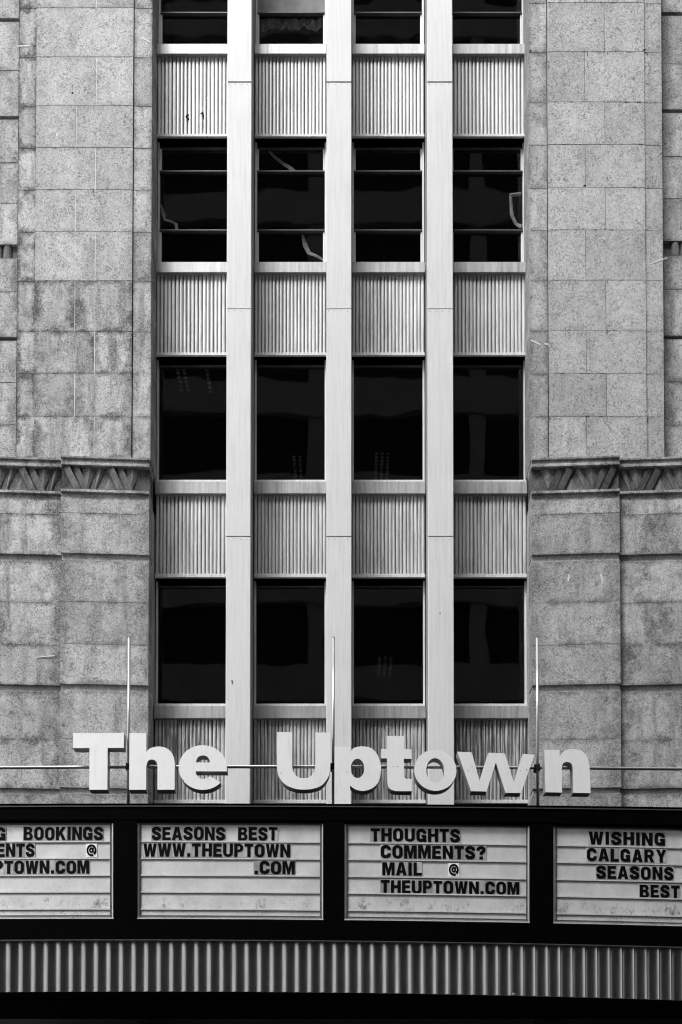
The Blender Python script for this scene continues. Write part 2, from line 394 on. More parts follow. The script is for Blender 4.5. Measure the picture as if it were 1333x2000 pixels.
# ---- lower pilasters (faces canted so the outer edge stands nearer the street) and carved frieze
for side in (0, 1):
    def XX(px, Y): return Xp(mirror(px), Y) if side else Xp(px, Y)
    xin = XX(292, 0); sg = 1 if side else -1
    fy = lambda x, xin=xin, sg=sg: -.048 * max(0, (x - xin) * sg) 
    xo = XX(118.5, -.10); xe = XX(-440, -.05)
    pieces = [(xin, xo, 0.0, 'pilaster'), (xo, xe, .07, 'pilaster')]
    rows = [(977,1006,0),(1006,1084,1),(1098,1178,0),(1178,1261,0),(1261,1339,1),(1352,1446,0),(1446,1541,1),(1553,1640,0)]
    for pi, (p, q, yb, nm) in enumerate(pieces):
        a, b = min(p, q), max(p, q)
        m = MB(); m.box(a+.01, b-.01, yb+.040, .86, Zp(1640, 0), Zp(966, 0), 0, fy)
        pil = m.build('pilaster', M['stone'], B); pil['stain_shade'] = .5
        for (t0, t1, gr) in rows:
            za, zb = Zp(t1, 0), Zp(t0, 0)
            xs = [a, b]
            if pi == 1:
                mid = XX(3 if not side else 70, 0) if (t0, t1) in ((1006,1084),(1178,1261)) else XX(-60, 0)
                xs = sorted([a, b, mid, XX(-190, 0), XX(-320, 0)])
            for k in range(len(xs)-1):
                st = (.85 if pi == 0 else 1.1) * (1.0 if not side else .95)  # stone grime, raised further to paint the dimmer light low down
                stone_block(pil, xs[k], xs[k+1], yb, yb+.3, za, zb, st, .002, fy, .0025)
        # shaded strip right under the frieze, then the carved band
        fr_ = MB()
        zA, zB_, zC, zD, zE, zF = Zp(897, 0), Zp(903, 0), Zp(909, 0), Zp(914.5, 0), Zp(961, 0), Zp(966.5, 0)
        g = .003 if pi else 0
        fr_.block(a+g, b-g, yb-.032, yb+.4, zB_+.012, zA, .006, fy)          # top fillet
        fr_.block(a+g, b-g, yb-.008, yb+.38, zC, zB_+.012, .004, fy)          # cove
        fr_.block(a+g, b-g, yb-.026, yb+.36, zD, zC, .006, fy)                # lower fillet
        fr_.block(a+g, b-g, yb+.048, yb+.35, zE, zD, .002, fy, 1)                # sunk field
        fr_.block(a+g, b-g, yb-.024, yb+.34, zF, zE, .006, fy)                # base fillet
        fr_.block(a+g, b-g, yb+.012, yb+.33, Zp(977, 0), zF, .003, fy)        # plain band below
        fz = fr_.build('frieze', [M['stone'], M['relief']], B); fz['stain_shade'] = 1.0
        # slanting bars in pairs
        tops = ([(123, 0), (208, 0)] if pi == 0 else [(35 - 85*q_, 0) for q_ in range(5)])
        run = 23.5; wpx = 14.0; px = abs(XX(100, 0) - XX(101, 0))
        zm0, zm1 = zE, zD
        for (tx, _) in tops:
            for kbar, (dx, yy0, yy1) in enumerate(((0, -.016, .04), (17, .002, .050))):
                xt = XX(tx + dx, 0); d = -sg
                w_ = wpx * px; r_ = run * px
                P = [(xt, zm1), (xt + d*w_, zm1), (xt + d*(w_ + r_), zm0), (xt + d*r_, zm0)]
                if any(v[0] < a - .02 or v[0] > b + .02 for v in P): continue
                m = MB(); yf, ybk = yb + yy0, yb + .055
                tl = .030 if kbar == 0 else .030
                F = [(P[0][0], yf + tl, P[0][1]), (P[1][0], yf, P[1][1]), (P[2][0], yf, P[2][1]), (P[3][0], yf + tl, P[3][1])]
                K = [(v[0], ybk, v[1]) for v in P]
                F = [(x, y + fy(x), z) for x, y, z in F]; K = [(x, y + fy(x), z) for x, y, z in K]
                m.hexa([F[3], F[2], K[2], K[3], F[0], F[1], K[1], K[0]])
                o = m.build('slanting_bar', M['relief'], fz); o['stain_shade'] = 1.0
            # faceted wedges between the pairs of bars
            z0_, z1_ = zm0 + .003, zm1 - .003
            for (ap, tl_, tm_, tr_, yr) in ((48, 36, 53, 66, .006), (62, 68, 76, 84, .016), (22, 4, 12, 22, .020)):
                up = ap != 22
                P = [(XX(tx + ap, 0), z0_), (XX(tx + tl_, 0), z1_), (XX(tx + tm_, 0), z1_), (XX(tx + tr_, 0), z1_)] if up else \
                    [(XX(tx + 6, 0), z1_ - .14), (XX(tx - 8, 0), z0_), (XX(tx + 4, 0), z0_), (XX(tx + 20, 0), z0_)]
                if any(p_[0] < a + .005 or p_[0] > b - .005 for p_ in P): continue
                ye = yb + .0475
                V = [(P[0][0], yb + (.028 if up else .04) + fy(P[0][0]), P[0][1]), (P[1][0], ye + fy(P[1][0]), P[1][1]),
                     (P[2][0], yb + yr + fy(P[2][0]), P[2][1]), (P[3][0], ye + fy(P[3][0]), P[3][1])]
                m = MB(); m.poly([V[0], V[1], V[2]]); m.poly([V[0], V[2], V[3]])
                bk = [(x, yb + .06 + fy(x), z) for x, _, z in V]
                m.poly([V[1], bk[1], bk[2], V[2]]); m.poly([V[2], bk[2], bk[3], V[3]])
                o = m.build('carved_wedge', M['relief'], fz); o['stain_shade'] = .35
# stone reveal strips of the lower part are the pilaster backs themselves (they run back to the window plane)

# ---- white fins with stacked cover panels
FJ = [-283, 160, 603, 1048, 1640]
FINX = [(443, 490.5), (638, 687), (836, 885.5)]
for (fa, fb) in FINX:
    xa, xb = Xp(fa, 0, 700), Xp(fb, 0, 700)
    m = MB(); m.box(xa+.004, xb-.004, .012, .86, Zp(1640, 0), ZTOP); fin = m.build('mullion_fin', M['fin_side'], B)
    for k in range(len(FJ)-1):
        zb, za = Zp(FJ[k], 0), Zp(FJ[k+1], 0)
        m = MB(); jt = .006*(k % 2)
        m.block(xa, xb, jt*.6, .10, za+.006, zb-.004, .006)
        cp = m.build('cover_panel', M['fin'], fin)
        for s_ in range(4):      # row of small fixing screws under each panel head
            if k == 0: continue
            xs_ = xa + (xb-xa)*(s_+.35)/4.0; zz = zb - .035 + random.uniform(-.01, .006)
            mm = MB(); mm.tube([(xs_, jt*.6-.003, zz), (xs_, .02, zz)], .0055, 6); mm.build('screw', M['hole'], cp)

# ---- bays
BAY = [(305.5, 443), (496, 638), (689, 832), (885, 1028)]        # spandrel limits at the sill plane (pixels)
def bay_x(i, Y): return Xp(BAY[i][0], YS, 700), Xp(BAY[i][1], YS, 700)
BX = []
for i in range(4):
    a = Xp(BAY[i][0], YS, 700) if i == 0 else Xp(FINX[i-1][1], 0, 700) + .012
    b = Xp(BAY[i][1], YS, 700) if i == 3 else Xp(FINX[i][0], 0, 700) - .012
    BX.append((a, b))
ROWS = [  # spandrel rows: sill top, sill bottom, rib bottom, trim bottom
    (-345, -322, -166, -160), (83, 105, 263.5, 269), (509, 532, 690, 696), (936, 964, 1122, 1129), (1374, 1403, 1563, 1570)]
WINS = [(-160, 83, 3), (269, 509, 3), (696, 936, 1), (1129, 1374, 1)]
for bi, (xa, xb) in enumerate(BX):
    for (s0, s1, r1, t1) in ROWS:
        ys_ = YS - .06
        m = MB(); m.block(xa-.004, xb+.004, ys_, .76, Zp(s1, ys_), Zp(s0 + (4 if s0 > 600 else 2), ys_), .006)
        sill = m.build('window_sill', M['sill'], B)
        if s0 > 600:
            m = MB(); m.block(xa+.005, xb-.005, ys_+.03, .70, Zp(s0 + 4, ys_)+.001, Zp(s0 - 1.5, ys_), .004); m.build('sill_lip', M['trim'], sill)
        # ribbed sheet: narrow rounded ribs with dark grooves
        zt, zb = Zp(s1, YS)+.04, Zp(r1, YS)
        m = MB(); m.box(xa, xb, YS+.022, YS+.10, zb, zt, 1)
        n = 20 if bi else 19
        pitch = (xb - xa) / n
        for k in range(n):
            x0 = xa + pitch*k; gw = pitch*random.uniform(.10, .22)
            x1 = x0 + pitch - gw; pr = random.uniform(-.002, .002); wv = (x1-x0)
            prof = [(x0, YS+.026), (x0+.04*wv, YS+.006+pr), (x0+.22*wv, YS+pr-.003), (x0+.55*wv, YS+pr-.004), (x0+.85*wv, YS+pr), (x1-.02*wv, YS+.007+pr), (x1, YS+.026)]
            for j in range(len(prof)-1):
                p_, q_ = prof[j], prof[j+1]
                m.poly([(*p_, zb), (*q_, zb), (*q_, zt), (*p_, zt)])
        sp = m.build('ribbed_spandrel', [M['rib'], M['groove']], B)
        sp['stain_shade'] = {-345: .7, 83: .7, 509: 1.0, 936: 1.25, 1374: 2.4}[s0] * random.uniform(.75, 1.15)  # streaky grime, strengthened row by row downward to paint in fading light
        m = MB(); m.block(xa-.002, xb+.002, YS-.022, YS+.012, Zp(t1, YS), Zp(r1, YS), .004); m.build('base_trim', M['trim'], sp)
        # head soffit behind the trim, painted black for the shade under the spandrel
        part('window_head', M['black'], B, (xa, xb, YS+.013, .80, Zp(t1, YS)+.003, Zp(r1, YS)-.002))
        if t1 < 1500:
            part('floor_slab', M['room'], B, (xa-.2 if bi == 0 else xa-.4, xb+.2, .81, 7.9, Zp(s0, YS)-.4, Zp(r1, YS)+.5))
    for wi, (t, b_, lights) in enumerate(WINS):
        zt, zb = Zp(t, YS), Zp(b_, YS-.06)
        ft = .028
        W_ = empty('window', ((xa+xb)/2, YG, zb), B)
        for u0, u1 in ((xa, xa+ft), (xb-ft, xb)): part('jamb', M['frame'], W_, (u0, u1, YG-.05, YG+.05, zb, zt))
        part('head_frame', M['black_edge'], W_, (xa+ft, xb-ft, YG-.035, YG+.04, zt-.015-.075, zt-.075))
        part('head_board', M['black'], W_, (xa+ft, xb-ft, YG-.01, YG+.04, zt-.0745, zt+.002))
        part('bottom_frame', M['frame'], W_, (xa+ft, xb-ft, YG-.04, YG+.04, zb, zb+.028))
        za, zb2 = zb+.028, zt-.09
        if lights == 1:
            part('pane', M['glass'], W_, (xa+ft, xb-ft, YG, YG+.006, za, zb2))
        else:
            y1_ = Zp(t + 70 + (0 if t > 0 else 2), YG) if t > 0 else Zp(-85, YG); y2_ = Zp(454 if t > 0 else 30, YG)
            for zz in (y1_, y2_):
                m = MB(); m.block(xa+ft+.001, xb-ft-.001, YG-.05, YG+.03, zz-.0149, zz+.0129, .006); m.build('transom', M['transom'], W_)
            for (p, q, inset) in ((za, y2_-.015, 1), (y2_+.013, y1_-.015, 0), (y1_+.013, zb2, 1)):
                if inset:
                    f2 = .030
                    for u0, u1 in ((xa+ft+.001, xa+ft+f2), (xb-ft-f2, xb-ft-.001)):
                        mm = MB(); mm.block(u0, u1, YG-.03, YG+.03, p+.001, q-.001, .004); mm.build('sash_stile', M['frame'], W_)
                    part('pane', M['glass'], W_, (xa+ft+f2, xb-ft-f2, YG, YG+.006, p, q))
                else:
                    part('pane', M['glass'], W_, (xa+ft, xb-ft, YG, YG+.006, p, q))
            if t < 0 and bi == 1:
                part('cloudy_blind', M['board_up'], W_, (xa+ft, xb-ft, YG+.03, YG+.04, y2_+.03, y1_))

# ------------------------------------------------------------------ marquee (gently bowed in plan)
XA, RAD, YM = Xp(330, -2.0, 1800), 85.0, -2.0
def yM(x, off=0.0): return YM + off + (x - XA)**2 / (2*RAD)
def MQ(px, py, off=0.0):
    Y = YM + off
    for _ in range(5):
        X = Xp(px, Y, py); Y = yM(X, off)
    return Vector((X, Y, Zp(py, Y)))
def line(pts):
    c = np.polyfit([p[0] for p in pts], [p[1] for p in pts], 2)
    return lambda px: float(np.polyval(c, px))
L_top = line([(-60,1570.2),(0,1569.8),(300,1569),(690,1570),(1060,1573.5),(1333,1576.5)])
L_bt = line([(0,1608),(270,1607.5),(630,1608.5),(850,1611),(1090,1614.5),(1333,1619)])
L_bb = line([(0,1793),(270,1793),(630,1795),(850,1797.7),(1090,1802),(1333,1807.5)])
L_ft = line([(0,1838),(350,1836),(680,1839.5),(1000,1844.5),(1333,1851)])
L_fb = line([(0,1937),(350,1935),(680,1938.5),(1000,1944),(1333,1953)])
MQR = empty('marquee', (Xp(665, -2, 1900), -.6, Zp(1940, -2)))
tag(MQR, 'black bowed theatre marquee with four reader boards and a fluted steel skirt', 'marquee')
def sweep(name, mat, parent, pxs, fa, fb, off0, off1, chamf=0.0):
    """a beam following the bow of the marquee; fa/fb give top and bottom pixel rows"""
    m = MB(); sec = []
    for px in pxs:
        A = MQ(px, fa(px), off0); C = MQ(px, fb(px), off0)
        sec.append([(A.x, A.y, A.z), (C.x, C.y, C.z), (C.x, C.y + (off1-off0), C.z), (A.x, A.y + (off1-off0), A.z)])
    for k in range(len(sec)-1):
        s, t = sec[k], sec[k+1]
        for j in range(4):
            jj = (j+1) % 4; m.poly([s[j], s[jj], t[jj], t[j]])
    m.poly(sec[0][::-1]); m.poly(sec[-1])
    return m.build(name, mat, parent)
def ls(a, b, n): return [a + (b-a)*k/(n-1) for k in range(n)]
ALL = ls(-150, 1480, 30)
sweep('top_fascia', M['black'], MQR, ALL, lambda p: L_top(p), lambda p: L_bt(p)-7, 0.0, .25)
sweep('edge_flashing', M['black_edge'], MQR, ALL, lambda p: L_top(p)+4.2, lambda p: L_top(p)+6.0, -.012, -.001)
sweep('lower_fascia', M['black'], MQR, ALL, lambda p: L_bb(p)+2.5, lambda p: L_ft(p)-2.2, -.005, .25)
sweep('skirt_drip', M['black_edge'], MQR, ALL, lambda p: L_ft(p)-2.0, lambda p: L_ft(p)-.4, -.02, .2)
# roof deck and soffit
zr = MQ(665, L_top(665)).z; zs = MQ(665, L_fb(665)).z
part('roof_deck', M['black'], MQR, (-5.9, 6.2, -1.38, .0, zr-.14, zr-.09))
for k in range(8):
    m = MB(); y0_ = -1.40 + .18*k
    m.block(-5.9, 6.2, y0_, y0_+.165, zs-.01, zs+.03, .01); m.build('soffit_board', M['black'], MQR)
part('soffit_lining', M['black'], MQR, (-5.9, 6.2, -1.38, .02, zs+.032, zs+.06))
sweep('soffit_edge', M['black'], MQR, ALL, lambda p: L_fb(p)-2, lambda p: L_fb(p)+.5, .09, .62)
sweep('roof_edge', M['black'], MQR, ALL, lambda p: L_top(p)+16, lambda p: L_top(p)+20, .2501, .62)
# reader boards
BOARDS = [(-141, 222.5), (268, 632.5), (672.5, 1035.5), (1080.5, 1443)]
RV = [.195, .372, .550, .726, .905]
def BV(px, v, off): return MQ(px, L_bt(px) + (L_bb(px) - L_bt(px))*v, off)
OB = .06
for bi, (a, b) in enumerate(BOARDS):
    bd = sweep('reader_board', M['board'], MQR, ls(a+4, b-4, 8), lambda p: L_bt(p)-3, lambda p: L_bb(p)+1.5, OB, OB+.03)
    for v in RV:
        sweep('letter_rail', M['rail'], bd, ls(a+6, b-6, 8), lambda p: L_bt(p)+(L_bb(p)-L_bt(p))*v - 1.3, lambda p: L_bt(p)+(L_bb(p)-L_bt(p))*v + 1.4, OB-.013, OB-.001)
        sweep('rail_groove', M['mortar_dark'], bd, ls(a+6, b-6, 8), lambda p: L_bt(p)+(L_bb(p)-L_bt(p))*v + 1.5, lambda p: L_bt(p)+(L_bb(p)-L_bt(p))*v + 3.0, OB-.010, OB-.001)
    sweep('bottom_rail', M['black_edge'], bd, ls(a+4, b-4, 8), lambda p: L_bb(p)-5.5, lambda p: L_bb(p)-3.6, OB-.02, OB-.001)
    sweep('top_shade_rail', M['black_edge'], bd, ls(a+4, b-4, 8), lambda p: L_bt(p)-1, lambda p: L_bt(p)+2.5, OB-.02, OB-.001)
    sweep('sill_strip', M['trim'], bd, ls(a, b, 8), lambda p: L_bb(p)-.2, lambda p: L_bb(p)+1.4, OB-.05, OB-.001)
    for e, s_ in ((a, 1), (b, -1)):
        lo, hi = sorted((e + s_*1.2, e + s_*3.2))
        sweep('side_bead', M['trim'], bd, [lo, hi], lambda p: L_bt(p), lambda p: L_bb(p)-.4, OB-.03, OB+.01)
        lo, hi = sorted((e + s_*5.5, e + s_*7.3))
        sweep('side_channel', M['black_edge'], bd, [lo, hi], lambda p: L_bt(p)+2, lambda p: L_bb(p)-3, OB-.014, OB-.001)
posts = [(222.5, 268), (632.5, 672.5), (1035.5, 1080.5), (-170, -141), (1443, 1480)]
for a, b in posts:
    sweep('post', M['black'], MQR, ls(a+.01, b-.01, 3), lambda p: L_bt(p)-7.1, lambda p: L_bb(p)+2.6, .006, .2)
for (a, b) in BOARDS:
    sweep('board_hood', M['black'], MQR, ls(a, b, 8), lambda p: L_bt(p)-7.2, lambda p: L_bt(p)-1.2, .02, .09)
# fluted skirt: each scallop a piece of its own, shared mesh
pw = .1752
def flute_mesh():
    m = MB(); n = 20; dep = .037; hw = pw/2 + .0012
    pr = [(-hw + .0005, .006), (-hw + .0005, 0)]
    for j in range(1, n):
        u = -hw + 2*hw*j/n; pr.append((u, dep*(1 - (u/hw)**2)))
    pr += [(hw - .0012, 0), (hw - .0012, .006)]
    i0 = len(m.v)
    for p in pr[1:-1]: m.v += [(p[0], p[1], -.5), (p[0], p[1], .5)]
    for j in range(len(pr)-3): m.f.append((i0+2*j, i0+2*j+2, i0+2*j+3, i0+2*j+1)); m.m.append(0)
    for p, q in ((pr[0], pr[1]), (pr[-2], pr[-1])): m.poly([(p[0], p[1], -.5), (q[0], q[1], -.5), (q[0], q[1], .5), (p[0], p[1], .5)])
    m.box(-hw+.0015, hw-.003, dep+.004, dep+.008, -.5, .5)
    return m
fm = flute_mesh(); base = bpy.data.meshes.new('flute'); base.from_pydata(fm.v, [], fm.f); base.materials.append(M['flute'])
base.polygons.foreach_set('use_smooth', [True]*len(base.polygons))
skirt = sweep('skirt_backing', M['black'], MQR, ALL, lambda p: L_ft(p)-1, lambda p: L_fb(p)-1, .105, .14)
scr = MB(); scr.tube([(0, -.004, 0), (0, .02, 0)], .007, 6); sm = scr.v
s_arc = -62; px = -84.0
xk = Xp(-64, yM(Xp(-64, YM, 1890), .03), 1890)
pxk = -64.0; OF = .03
while True:
    # walk along the bow by one flute width
    c = MQ(pxk, 1890, OF)
    if c.x > Xp(1450, YM, 1890): break
    top = MQ(pxk, L_ft(pxk), OF); bot = MQ(pxk, L_fb(pxk), OF)
    o = bpy.data.objects.new('flute', base)
    ang = math.atan((c.x - XA)/RAD)
    o.rotation_euler = (0, 0, ang + random.uniform(-.004, .004)); o.scale = (1, 1, top.z - bot.z)
    place(o, skirt, (c.x, c.y + random.uniform(-.001, .001), (top.z + bot.z)/2))
    mm = MB(); q = MQ(pxk + random.uniform(-2, 2), L_fb(pxk) - 8, OF)
    mm.tube([(q.x, q.y+.030, q.z), (q.x, q.y + .06, q.z)], .007, 6); mm.build('skirt_screw', M['hole'], skirt)
    pxk += pw / abs(Xp(1, c.y, 1890) - Xp(0, c.y, 1890))
# dented notch on the skirt's lower edge
q = MQ(1004, L_fb(1004)-1.5, OF)
mm = MB(); mm.tube([(q.x-.02, q.y-.004, q.z-.002), (q.x, q.y-.02, q.z+.012), (q.x+.025, q.y-.004, q.z-.002)], .012, 8); mm.build('bent_lip', M['steel'], skirt)

# ------------------------------------------------------------------ glyph outlines
def arc(cx, cy, rx, ry, a0, a1, n=8):
    return [(cx + rx*math.cos(R(a0 + (a1-a0)*k/n)), cy + ry*math.sin(R(a0 + (a1-a0)*k/n))) for k in range(n+1)]
def rrect(x0, y0, x1, y1, rx, ry):
    return arc(x1-rx, y1-ry, rx, ry, 0, 90) + arc(x0+rx, y1-ry, rx, ry, 90, 180) + arc(x0+rx, y0+ry, rx, ry, 180, 270) + arc(x1-rx, y0+ry, rx, ry, 270, 360)
def stroke(pts, hw, hws=None):
    L, Rr = [], []
    for i, p in enumerate(pts):
        a, b = pts[max(i-1, 0)], pts[min(i+1, len(pts)-1)]
        dx, dy = b[0]-a[0], b[1]-a[1]; l = math.hypot(dx, dy) or 1; h = hw
        L.append((p[0] - dy/l*h, p[1] + dx/l*h)); Rr.append((p[0] + dy/l*h, p[1] - dx/l*h))
    return L + Rr[::-1]
def catmull(P, n=6):
    P = [P[0]] + P + [P[-1]]; out = []
    for i in range(1, len(P)-2):
        for k in range(n):
            t = k/n; p0, p1, p2, p3 = P[i-1:i+3]
            out.append(tuple(.5*(2*p1[j] + (p2[j]-p0[j])*t + (2*p0[j]-5*p1[j]+4*p2[j]-p3[j])*t*t + (3*p1[j]-p0[j]-3*p2[j]+p3[j])*t**3) for j in (0, 1)))
    out.append(P[-2]); return out
GW = dict(A=.80,B=.74,C=.74,E=.66,G=.76,H=.76,I=.30,K=.80,L=.62,M=.92,N=.76,O=.76,P=.70,R=.76,S=.72,T=.68,U=.76,W=1.02,Y=.78)
GW['.'] = .30; GW['?'] = .68; GW['@'] = .9
def cpath(end): return [(.615,.63),(.615,.70)] + arc(.37,.70,.245,.185,0,90)[1:] + arc(.37,.70,.245,.185,90,180)[1:] + [(.125,.5)] + arc(.37,.30,.245,.185,180,270) + arc(.37,.30,.245,.185,270,360)[1:] + end
def glyph(ch):
    """list of pieces; a piece is a list of contours (outer first, then holes)"""
    g = {
    'A': [[[(0,0),(.25,1),(.55,1),(.80,0),(.54,0),(.505,.19),(.295,.19),(.26,0)], [(.335,.37),(.465,.37),(.40,.74)]]],
    'B': [[[(0,0),(0,1)] + arc(.43,.76,.27,.24,90,-55) + arc(.45,.28,.29,.28,55,-90), [(.25,.62),(.25,.82)] + arc(.40,.72,.07,.10,90,-90), [(.25,.18),(.25,.43)] + arc(.42,.305,.075,.125,90,-90)]],
    'C': [[stroke(cpath([(.615,.37)]), .125)]],
    'G': [[stroke(cpath([(.615,.52)]), .125)], [[(.39,.35),(.74,.35),(.74,.53),(.39,.53)]], [[(.56,0),(.74,0),(.74,.4),(.56,.4)]]],
    'E': [[[(0,0),(0,1),(.64,1),(.64,.79),(.25,.79),(.25,.61),(.60,.61),(.60,.41),(.25,.41),(.25,.21),(.66,.21),(.66,0)]]],
    'H': [[[(0,0),(0,1),(.25,1),(.25,.62),(.51,.62),(.51,1),(.76,1),(.76,0),(.51,0),(.51,.41),(.25,.41),(.25,0)]]],
    'I': [[[(.025,0),(.025,1),(.275,1),(.275,0)]]],
    'K': [[[(0,0),(0,1),(.25,1),(.25,.62),(.5,1),(.78,1),(.5,.6),(.80,0),(.53,0),(.345,.40),(.25,.27),(.25,0)]]],
    'L': [[[(0,0),(0,1),(.25,1),(.25,.21),(.62,.21),(.62,0)]]],
    'M': [[[(0,0),(0,1),(.33,1),(.46,.46),(.59,1),(.92,1),(.92,0),(.69,0),(.69,.64),(.54,0),(.38,0),(.23,.64),(.23,0)]]],
    'N': [[[(0,0),(0,1),(.26,1),(.52,.44),(.52,1),(.76,1),(.76,0),(.51,0),(.24,.58),(.24,0)]]],
    'O': [[rrect(0,-.01,.76,1.01,.379,.33), rrect(.255,.19,.505,.81,.124,.14)]],
    'P': [[[(0,0),(0,1)] + arc(.41,.69,.29,.31,90,-90) + [(.25,.38),(.25,0)], [(.25,.56),(.25,.82)] + arc(.39,.69,.07,.13,90,-90)]],
    'R': [[[(0,0),(0,1)] + arc(.43,.70,.29,.30,90,-90) + [(.25,.40),(.25,0)], [(.25,.57),(.25,.82)] + arc(.41,.695,.07,.125,90,-90)], [[(.30,.44),(.54,.46),(.76,0),(.49,0)]]],
    'S': [[stroke(catmull([(.60,.66),(.585,.79),(.48,.875),(.36,.89),(.22,.86),(.125,.75),(.15,.63),(.27,.555),(.46,.47),(.575,.38),(.60,.26),(.52,.15),(.36,.11),(.22,.125),(.13,.22),(.115,.35)]), .122)]],
    'T': [[[(.215,0),(.215,.79),(0,.79),(0,1),(.68,1),(.68,.79),(.465,.79),(.465,0)]]],
    'U': [[[(0,1)] + arc(.38,.30,.38,.31,180,360,14) + [(.76,1),(.51,1)] + arc(.38,.30,.13,.11,360,180,8) + [(.25,1)]]],
    'W': [[[(0,1),(.24,1),(.31,.40),(.40,1),(.62,1),(.71,.40),(.78,1),(1.02,1),(.85,0),(.60,0),(.51,.56),(.42,0),(.17,0)]]],
    'Y': [[[(0,1),(.27,1),(.39,.66),(.51,1),(.78,1),(.515,.42),(.515,0),(.265,0),(.265,.42)]]],
    '.': [[[(.03,0),(.03,.25),(.27,.25),(.27,0)]]],
    '?': [[stroke(catmull([(.115,.66),(.14,.80),(.24,.875),(.35,.89),(.48,.86),(.56,.76),(.53,.63),(.42,.54),(.35,.45),(.345,.34)]), .115)], [[(.22,0),(.22,.21),(.47,.21),(.47,0)]]],
    '@': [[stroke(arc(.45,.5,.37,.40,-52,250,26) + [(.42,.085),(.62,.11)], .082)], [arc(.43,.5,.20,.23,0,345,20), arc(.43,.5,.065,.09,0,345,14)], [stroke([(.60,.72),(.585,.42),(.66,.33),(.78,.38)], .05)]],
    }
    return g[ch]
def fill_mesh(name, contours, depth):
    cu = bpy.data.curves.new(name, 'CURVE'); cu.dimensions = '2D'; cu.fill_mode = 'BOTH'; cu.extrude = depth/2
    for c in contours:
        s = cu.splines.new('POLY'); s.points.add(len(c)-1); s.use_cyclic_u = True
        for p, (x, y) in zip(s.points, c): p.co = (x, y, 0, 1)
    o = bpy.data.objects.new(name, cu); sc.collection.objects.link(o)
    dg = bpy.context.evaluated_depsgraph_get(); dg.update()
    me = bpy.data.meshes.new_from_object(o.evaluated_get(dg))
    v = [tuple(p.co) for p in me.vertices]; f = [tuple(p.vertices) for p in me.polygons]; n = [tuple(p.normal) for p in me.polygons]
    bpy.data.objects.remove(o); bpy.data.curves.remove(cu); bpy.data.meshes.remove(me)
    return v, f, n                     # in x-y plane, z = +-depth/2
GM = {}
def glyph_mesh(ch, h):
    if ch in GM: return GM[ch]
    V, F = [], []
    for k, pc in enumerate(glyph(ch)):
        v, f, n = fill_mesh('glyph', [[(x*h, y*h) for x, y in c] for c in pc], .006 + .0012*k)
        i = len(V); V += [(p[0], -p[2], p[1]) for p in v]; F += [tuple(i+q for q in ff) for ff in f]
    me = bpy.data.meshes.new('glyph'); me.from_pydata(V, [], F); me.materials.append(M['glyph'])
    import bmesh
    b_ = bmesh.new(); b_.from_mesh(me); bmesh.ops.recalc_face_normals(b_, faces=b_.faces); b_.to_mesh(me); b_.free()
    GM[ch] = me; return me

# ------------------------------------------------------------------ changeable letters on the reader boards
ORD = ['first','second','third','fourth','fifth','sixth','seventh','eighth','ninth','tenth','eleventh','twelfth','thirteenth']
LB = [.180, .355, .534, .722]          # baseline of each row, as a fraction of the board height
TEXT = [ # text, row, x0, x1, phrase that says where it is, letters skipped at the front when counting
 ('G', 0, -8, 11.5, 'just left of the word BOOKINGS', 0),
 ('BOOKINGS', 0, 46.5, 201.5, 'of the word BOOKINGS', 0),
 ('ENTS', 1, -6, 68, 'of the letters ENTS on the cut-off leftmost board', 0),
 ('@', 1, 168, 190.5, 'under the word BOOKINGS', 0),
 ('PTOWN.COM', 2, -11, 174.5, 'of the web address on the leftmost board', 0),
 ('SEASONS', 0, 297, 440, 'of SEASONS on the board with the www line', 0),
 ('BEST', 0, 465.5, 542, 'of BEST on the board with the www line', 0),
 ('WWW.THEUPTOWN', 1, 280.5, 567, 'of the line that begins with WWW', 0),
 ('.COM', 2, 497, 576, 'of the separate .COM below the www line', 0),
 ('THOUGHTS', 0, 724.5, 898.5, 'of the word THOUGHTS', 0),
 ('COMMENTS?', 1, 744, 949, 'of the word COMMENTS?', 0),
 ('MAIL', 2, 747, 824, 'of the word MAIL', 0),
 ('@', 2, 875.5, 898, 'right of the word MAIL', 0),
 ('THEUPTOWN.COM', 3, 744, 1014.5, 'of the web address under MAIL', 0),
 ('WISHING', 0, 1150, 1300, 'of the word WISHING', 0),
 ('CALGARY', 1, 1146.5, 1302, 'of the word CALGARY', 0),
 ('SEASONS', 2, 1165, 1316, 'of SEASONS under CALGARY', 0),
 ('BEST', 3, 1249.5, 1328, 'of BEST on the rightmost board', 0)]
def board_frame(px, v, off):
    a, b = BV(px-6, v, off), BV(px+6, v, off); c = BV(px, v, off); t = (b-a).normalized()
    n = Vector((-t.y, t.x, 0)).normalized(); up = n.cross(t) * -1
    if up.z < 0: up = -up
    return c, Matrix((t, n, up)).transposed().to_euler()
OT = OB - .005
